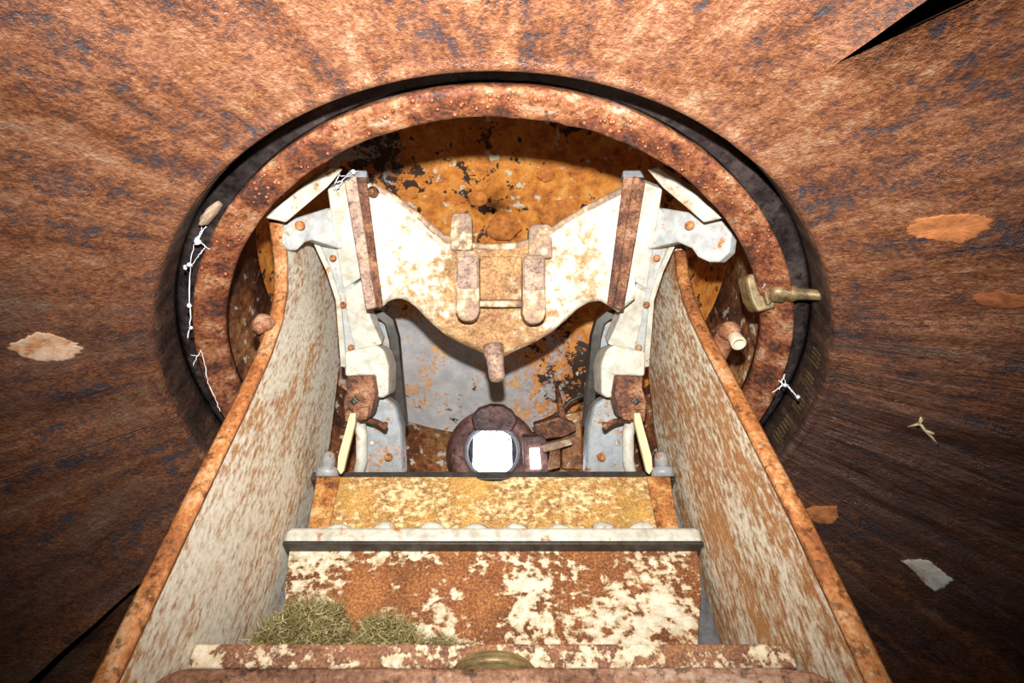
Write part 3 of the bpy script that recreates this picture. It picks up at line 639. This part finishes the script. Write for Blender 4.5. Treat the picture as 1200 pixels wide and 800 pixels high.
# ---------------------------------------------------------------- guide frames at both sides
def guide(sg):
    word = 'left' if sg < 0 else 'right'
    mx = (lambda x: x) if sg < 0 else (lambda x: 1160 - x)
    P = lambda x, y, d: W(mx(x), y, d)
    r_ = empty('guide_frame', P(430, 470, 1.2), 'white riveted steel guide frame with rusty rail at the %s of the casting' % word, 'frame')
    # foot reaching out to the ring
    slab('foot_flange', [P(314, 256, 0.905), P(330, 240, 0.915), P(360, 215, 0.94), P(388, 196, 0.965), P(403, 198, 0.99), P(384, 220, 0.975), P(352, 247, 0.945), P(336, 261, 0.93)], 0.014, M['cream'], r_, 0.003)
    if sg < 0: ft = [(331, 264), (348, 255), (386, 243), (400, 262), (402, 292), (366, 281), (358, 284), (349, 293), (340, 293), (332, 286)]
    else: ft = [(303, 274), (318, 254), (386, 243), (400, 262), (402, 292), (366, 284), (350, 291), (343, 301), (330, 307), (318, 307), (306, 296)]
    slab('foot', [P(x, y, 0.965 + (x - 330) * 0.0014) for x, y in ft], 0.022, M['white'], r_, 0.004)
    # riveted web
    wb = [(364, 279), (386, 243), (398, 250), (414, 332), (430, 392), (446, 412), (402, 432), (398, 385), (392, 345), (380, 305)]
    slab('web', [P(x, y, 1.03 + (y - 243) * 0.00095) for x, y in wb], 0.018, M['white'], r_, 0.003)
    slab('web_border', [P(x, y, 1.02 + (y - 243) * 0.00095) for x, y in ((364, 279), (371, 279), (388, 318), (399, 352), (406, 430), (399, 430), (393, 352), (382, 318))], 0.02, M['cream'], r_, 0.002)
    # raised cream rail in two lengths
    slab('cream_rail', [P(x, y, 1.00 + (y - 215) * 0.0009) for x, y in ((383, 222), (404, 214), (425, 325), (414, 332), (402, 340), (395, 300))], 0.03, M['cream'], r_, 0.004)
    slab('cream_rail', [P(x, y, 1.005 + (y - 215) * 0.0009) for x, y in ((402, 343), (425, 328), (434, 372), (448, 404), (416, 412), (408, 380))], 0.04, M['cream'], r_, 0.004)
    # rusty guide rail, an angle
    slab('guide_rail', [P(x, y, d) for x, y, d in ((403, 212, 0.995), (417, 205, 0.995), (441, 361, 1.055), (429, 363, 1.055))], 0.03, M['pad' if sg < 0 else 'brown'], r_, 0.003)
    slab('guide_rail', [P(x, y, d) for x, y, d in ((416, 205, 1.0), (429, 203, 1.003), (449, 358, 1.063), (440, 361, 1.06))], 0.04, M['brown'], r_, 0.003)
    slab('rail_head', [P(x, y, d) for x, y, d in ((404, 208, 0.995), (409, 199, 1.0), (430, 199, 1.0), (431, 208, 1.005))], 0.04, M['greysteel'], r_, 0.003)
    for i, (x, y, d) in enumerate(((351, 264, 0.985), (390, 302, 1.066), (402, 357, 1.118), (411, 407, 1.165))):
        rivet('rivet', P(x, y, d + 0.004 if i else d + 0.0), -FWD, 0.0085 if i == 0 else 0.0065, M['edge'], r_, 0.6)
    # housing block
    slab('housing', [P(x, y, d) for x, y, d in ((403, 412, 1.15), (440, 404, 1.13), (450, 410, 1.135), (456, 428, 1.14), (455, 462, 1.145), (448, 467, 1.15), (440, 465, 1.15), (439, 440, 1.14), (404, 441, 1.15))], 0, M['cream'], r_, 0.006, vec=FWD * 0.09, seg=3)
    # dark strap curling behind the housing
    path = [(428, 368, 1.20), (446, 369, 1.20), (456, 377, 1.205), (461, 395, 1.21), (465, 440, 1.23), (471, 500, 1.26)]
    vs, fs = [], []
    for i, (x, y, d) in enumerate(path):
        c = P(x, y, d); t = (P(*path[min(i + 1, len(path) - 1)]) - P(*path[max(i - 1, 0)])).normalized(); s_ = t.cross(FWD).normalized()
        for k, dd in ((-0.011, 0), (0.011, 0), (0.011, 0.030), (-0.011, 0.030)): vs.append(c + s_ * k + FWD * dd)
    for i in range(len(path) - 1):
        for k in range(4): fs.append((i * 4 + k, i * 4 + (k + 1) % 4, (i + 1) * 4 + (k + 1) % 4, (i + 1) * 4 + k))
    fs += [(0, 1, 2, 3), tuple(len(vs) - 4 + k for k in (3, 2, 1, 0))]
    mesh('strap', vs, fs, M['darksteel'], r_, bevel=0.003)
    slab('strap_web', [P(x, y, d) for x, y, d in ((430, 374, 1.225), (450, 378, 1.225), (456, 400, 1.23), (458, 440, 1.245), (440, 440, 1.24))], 0.01, M['galv'], r_, 0.002)
    # grey foot panel with its pale tube
    slab('foot_panel', [P(x, y, d) for x, y, d in ((420, 470, 1.20), (452, 466, 1.20), (464, 474, 1.21), (471, 500, 1.21), (474, 560, 1.20), (418, 562, 1.20))], 0, M['galv'], r_, 0.008, vec=FWD * 0.05, seg=3)
    tube('pale_tube', [P(421, 488, 1.185), P(424, 510, 1.18), P(424, 540, 1.175), P(419, 560, 1.17)], 0.0125, M['cream'], r_)
    rivet('rivet', P(455, 536, 1.197), -FWD, 0.009, M['orange'], r_, 0.8); rivet('rivet', P(436, 519, 1.198), -FWD, 0.006, M['cream'], r_, 0.8)
    bz = P(384, 552, 1.08)
    lathe('bolt', bz, UP * 0.8 + Vector((0, 0, 0.5)), [(0.022, -0.01), (0.022, 0.006), (0.013, 0.008), (0.013, 0.022), (0.010, 0.034), (0.004, 0.038)], M['galv'], r_, 14)
    # latch: rusty block with socket, hook and pale lath
    lt = empty('latch_block', P(420, 492, 1.13), 'small rusty brown latch block under the white housing at the %s' % word, 'latch')
    slab('block', [P(x, y, d) for x, y, d in ((406, 441, 1.115), (437, 440, 1.115), (440, 462, 1.115), (434, 486, 1.105), (431, 491, 1.105), (423, 492, 1.105), (404, 491, 1.105), (402, 470, 1.11), (407, 455, 1.115))], 0, M['brown'], lt, 0.004, vec=FWD * 0.06, seg=2)
    lathe('socket', P(415, 470, 1.104), -FWD, [(0.009, -0.01), (0.009, 0.003), (0.006, 0.0035), (0.005, -0.004), (0.001, -0.0045)], M['darksteel'], lt, 4, False)
    slab('cheek_piece', [P(x, y, 1.095) for x, y in ((403, 480), (412, 480), (414, 493), (404, 495))], 0, M['brown'], lt, 0.003, vec=FWD * 0.03)
    slab('cheek_piece', [P(x, y, 1.095) for x, y in ((422, 478), (433, 476), (430, 492), (420, 493))], 0, M['brown'], lt, 0.003, vec=FWD * 0.03)
    tube('hook', [P(430, 492, 1.13), P(440, 494, 1.12), P(447, 497, 1.105), P(451, 500, 1.10), P(452, 496, 1.095)], [0.006, 0.006, 0.006, 0.006, 0.005], M['brown'], lt, 8)
    la = slab('wooden_lath', [P(x, y, d) for x, y, d in ((410, 484, 1.09), (417, 484, 1.09), (416, 496, 1.085), (402, 553, 1.045), (399, 556, 1.043), (395, 550, 1.045), (396, 535, 1.055))], 0, M['lath'], None, 0.0015, vec=FWD * 0.012)
    tag(la, 'pale tapered wooden lath leaning below the %s latch block' % word, 'lath', 'laths below the latch blocks')
guide(-1); guide(1)

# ---------------------------------------------------------------- daylight port at the back of the turret
pc = W(577, 528, 1.52); ax = (EYE - pc).normalized(); ax = (ax + Vector((0, -0.25, 0.1))).normalized()
port = empty('daylight_port', pc, 'round brown steel viewing port glowing with white daylight', 'port')
lathe('collar', pc, ax, [(0.135, -0.09), (0.128, -0.03), (0.118, 0.0), (0.108, 0.012), (0.094, 0.016), (0.084, 0.012), (0.074, 0.000), (0.072, -0.02), (0.065, -0.022), (0.062, -0.035), (0.001, -0.036)], M['port'], port, 48)
x_, y_, z_ = frame_of(ax)
xr = RIGHT - ax * RIGHT.dot(ax); xr.normalize(); yr = ax.cross(xr); yr = yr if yr.dot(UP) > 0 else -yr
def rrect(c, hw, hh, cr, n=6):
    out = []
    for (sx, sy, q0) in ((1, 1, 0), (-1, 1, 90), (-1, -1, 180), (1, -1, 270)):
        for i in range(n + 1):
            q = math.radians(q0 + 90 * i / n); out.append(c + xr * (sx * (hw - cr) + cr * math.cos(q)) + yr * (sy * (hh - cr) + cr * math.sin(q)))
    return out
slab('glass', rrect(pc - ax * 0.020, 0.056, 0.062, 0.028), 0, M['daylight'], port, 0.002, vec=-ax * 0.010)
lathe('inner_ring', pc, ax, [(0.076, -0.02), (0.078, 0.004), (0.073, 0.007), (0.068, 0.003), (0.067, -0.02)], M['greysteel'], port, 40)
tp = [W(552, 490, 1.50), W(560, 480, 1.50), W(575, 475, 1.50), (W(590, 476, 1.50)), W(601, 483, 1.50), W(607, 492, 1.50), W(600, 505, 1.50), W(556, 505, 1.50)]
slab('top_tab', tp, 0, M['port'], port, 0.006, vec=FWD * 0.06, seg=3)
# linkage box with a slit of daylight beside the port
lk = empty('slit_box', W(650, 545, 1.5), 'dark rusty linkage box with a bright narrow slit right of the daylight port', 'mechanism')
slab('slit_glass', [W(x, y, 1.46) for x, y in ((621, 526), (632, 525), (634, 549), (622, 550))], 0, M['daylight'], lk, 0.002, vec=FWD * 0.01)
slab('slit_frame', [W(x, y, 1.47) for x, y in ((612, 512), (640, 510), (644, 556), (614, 558))], 0, M['port'], lk, 0.004, vec=FWD * 0.05)
slab('lever_block', [W(x, y, 1.45) for x, y in ((626, 497), (655, 489), (674, 496), (676, 505), (660, 512), (640, 514), (628, 508))], 0, M['brown'], lk, 0.004, vec=FWD * 0.05)
slab('arm', [W(x, y, 1.43) for x, y in ((634, 522), (668, 514), (671, 521), (648, 528), (637, 530))], 0, M['lug'], lk, 0.003, vec=FWD * 0.03)
slab('pedestal', [W(x, y, 1.45) for x, y in ((646, 526), (656, 524), (657, 548), (642, 552))], 0, M['brown'], lk, 0.003, vec=FWD * 0.05)
slab('side_plate', [W(x, y, 1.50) for x, y in ((661, 486), (680, 482), (684, 550), (658, 550))], 0, M['skirt'], lk, 0.004, vec=FWD * 0.03)
tube('rod', [W(652, 452, 1.56), W(656, 470, 1.53), W(660, 493, 1.47)], [0.005, 0.008, 0.010], M['brown'], lk, 8)
tube('cable', [W(625, 503, 1.47), W(640, 492, 1.50), W(656, 484, 1.50), W(668, 470, 1.52), W(684, 462, 1.50)], 0.006, M['darksteel'], lk, 8)

# ---------------------------------------------------------------- things caught on the ring
# bronze clamp on the right arc
cl = empty('bronze_clamp', W(895, 350, 0.95), 'bronze wedge clamp with tapered handle on the right arc of the ring', 'clamp')
slab('jaw', [W(x, y, d) for x, y, d in ((874, 326, 0.945), (880, 320, 0.945), (906, 320, 0.935), (914, 334, 0.93), (914, 350, 0.93), (908, 361, 0.93), (888, 366, 0.935), (880, 352, 0.94))], 0, M['bronze'], cl, 0.005, vec=FWD * 0.035, seg=3)
slab('jaw_ridge', [W(x, y, 0.925) for x, y in ((893, 330), (903, 326), (908, 352), (900, 358))], 0, M['bronze'], cl, 0.003, vec=FWD * 0.02)
a, b = W(903, 342, 0.925), W(965, 346, 0.885)
lathe('handle', a, b - a, [(0.014, 0), (0.017, 0.006), (0.017, 0.020), (0.013, 0.024), (0.0145, 0.034), (0.010, 0.042), (0.009, 0.07), (0.0075, 0.10), (0.002, 0.101)], M['bronze'], cl, 10)
# mud nest with web on the left arc
v, f = rock_g(W(247, 250, 0.83), 0.013, 0.021, 0.013, 0.3, 2.2, 1.0, 3, ((RIGHT + UP * 0.5).normalized(), (UP * 0.8 + RIGHT * 0.5).normalized(), FWD))
tag(mesh('mud_nest', v, f, M['mud'], smooth=True), 'small tan dried mud lump stuck to the upper left arc of the ring', 'mud nest')
def web(name, strands, label, blobs=(), rad=0.0011, d0=0.86, fuzz=0):
    parts = []
    for s in strands:
        pts = []
        for i in range(len(s) - 1):
            for k in range(5):
                t = k / 5; pts.append(W(s[i][0] + (s[i + 1][0] - s[i][0]) * t + U(-.8, .8), s[i][1] + (s[i + 1][1] - s[i][1]) * t + U(-.8, .8), d0 + (s[i][2] if len(s[i]) > 2 else 0)))
        pts.append(W(s[-1][0], s[-1][1], d0 + (s[-1][2] if len(s[-1]) > 2 else 0)))
        parts.append(tube_g(pts, [rad * U(0.5, 1.4) for _ in pts], 5))
    for i, (x, y, q) in enumerate(blobs): parts.append(rock_g(W(x, y, d0 - 0.003), q, q, q, 0.4, 2, i, 1))
    v, f = merge(parts); return tag(mesh(name, v, f, M['web'], smooth=True), label, 'cobweb', 'cobwebs on the ring')
web('cobweb', [[(238, 232), (234, 250), (236, 270), (232, 282)], [(242, 265), (230, 280), (224, 300), (222, 340), (223, 372), (220, 396)], [(224, 312), (232, 300), (240, 290)], [(215, 312), (224, 310)], [(234, 284), (246, 292)], [(250, 238), (240, 244), (236, 256)]], 'dusty white cobweb line running down the left arc of the ring', [(222, 310, .004), (217, 314, .003), (222, 358, .004), (232, 283, .006), (224, 384, .003), (236, 236, .005)], 0.00077, 0.845)
web('cobweb', [[(226, 428), (232, 416), (235, 410)], [(224, 416), (231, 417)], [(235, 410), (241, 430), (243, 448), (252, 466), (258, 482)]], 'wispy cobweb threads at the lower left of the ring below the long web', [], 0.00061, 0.90)
web('cobweb', [[(905, 460), (914, 454), (920, 450)], [(920, 450), (928, 458), (936, 466)], [(920, 450), (919, 440)], [(914, 456), (917, 444), (920, 438)], [(921, 449), (926, 455), (934, 465)], [(912, 446), (920, 452)]], 'bright star-shaped cobweb on the lower right arc of the ring', [(935, 465, .004), (920, 451, .004)], 0.00088, 0.95)
web('cobweb', [[(902, 322), (898, 330), (905, 336)], [(906, 318), (900, 328), (893, 338)], [(912, 330), (900, 332)]], 'scrap of cobweb caught over the bronze clamp', [(905, 321, .003)], 0.00061, 0.915)
web('cobweb', [[(402, 212), (394, 222), (390, 220)], [(410, 203), (400, 212), (392, 214)], [(420, 200), (408, 206), (398, 206)], [(398, 204), (392, 216)]], 'grey cobweb tuft at the head of the left guide rail', [(395, 219, .004), (414, 201, .005)], 0.00072, 0.985)
random.seed(5)

# ---------------------------------------------------------------- flakes of old coating on the bell
def flake(outline, mat, name='coating_flake', lift=0.002):
    cx = sum(p[0] for p in outline) / len(outline); cy = sum(p[1] for p in outline) / len(outline); pts = []
    n = len(outline)
    for i in range(n):
        a, b = outline[i], outline[(i + 1) % n]
        for k in range(9):
            t = k / 9; j = 1 + U(-0.05, 0.05) + 0.09 * noise.noise(Vector((a[0] * 0.2 + (b[0] - a[0]) * t * 0.2, a[1] * 0.2 + (b[1] - a[1]) * t * 0.2, 4))); x = a[0] + (b[0] - a[0]) * t; y = a[1] + (b[1] - a[1]) * t
            pts.append((cx + (x - cx) * j, cy + (y - cy) * j))
    m = len(pts); vs, fs = [], []
    for k, lf in ((1.0, -0.004), (1.0, lift * 0.7), (0.88, lift), (0.45, lift * 0.8)):
        for x, y in pts: vs.append(on_bell(cx + (x - cx) * k, cy + (y - cy) * k, lf + U(0, 0.0008)))
    vs.append(on_bell(cx, cy, lift * 0.8))
    for r in range(3):
        for i in range(m): fs.append((r * m + i, r * m + (i + 1) % m, (r + 1) * m + (i + 1) % m, (r + 1) * m + i))
    for i in range(m): fs.append((3 * m + i, 3 * m + (i + 1) % m, 4 * m))
    return mesh(name, vs, fs, mat, bell, smooth=True)
flake([(1060, 272), (1075, 257), (1100, 252), (1135, 250), (1160, 256), (1162, 266), (1140, 280), (1125, 286), (1100, 282), (1075, 278)], M['flake_orange'])
flake([(7, 406), (25, 397), (45, 389), (65, 392), (90, 402), (98, 410), (80, 422), (50, 424), (25, 418)], M['flake_pale'])
flake([(942, 597), (952, 593), (980, 593), (982, 606), (976, 614), (958, 613), (946, 606)], M['flake_orange'])
flake([(1057, 657), (1075, 655), (1088, 656), (1102, 667), (1117, 679), (1108, 688), (1095, 692), (1083, 684), (1073, 671)], M['flake_white'])
flake([(1137, 345), (1170, 342), (1200, 346), (1215, 356), (1185, 362), (1150, 358)], M['flake_red'])
parts = []
for s in ([(1064, 500), (1078, 496), (1084, 504), (1092, 512), (1100, 522)], [(1078, 496), (1080, 490), (1076, 500)], [(1084, 504), (1094, 508)]):
    parts.append(tube_g([on_bell(x, y, 0.006) for x, y in s], [0.0016, 0.0028, 0.0026, 0.0022, 0.0016][:len(s)], 5))
v, f = merge(parts); tag(mesh('cobweb_twig', v, f, M['lath'], smooth=True), 'pale twig in a wisp of web stuck on the dark right flank of the bell', 'twig')
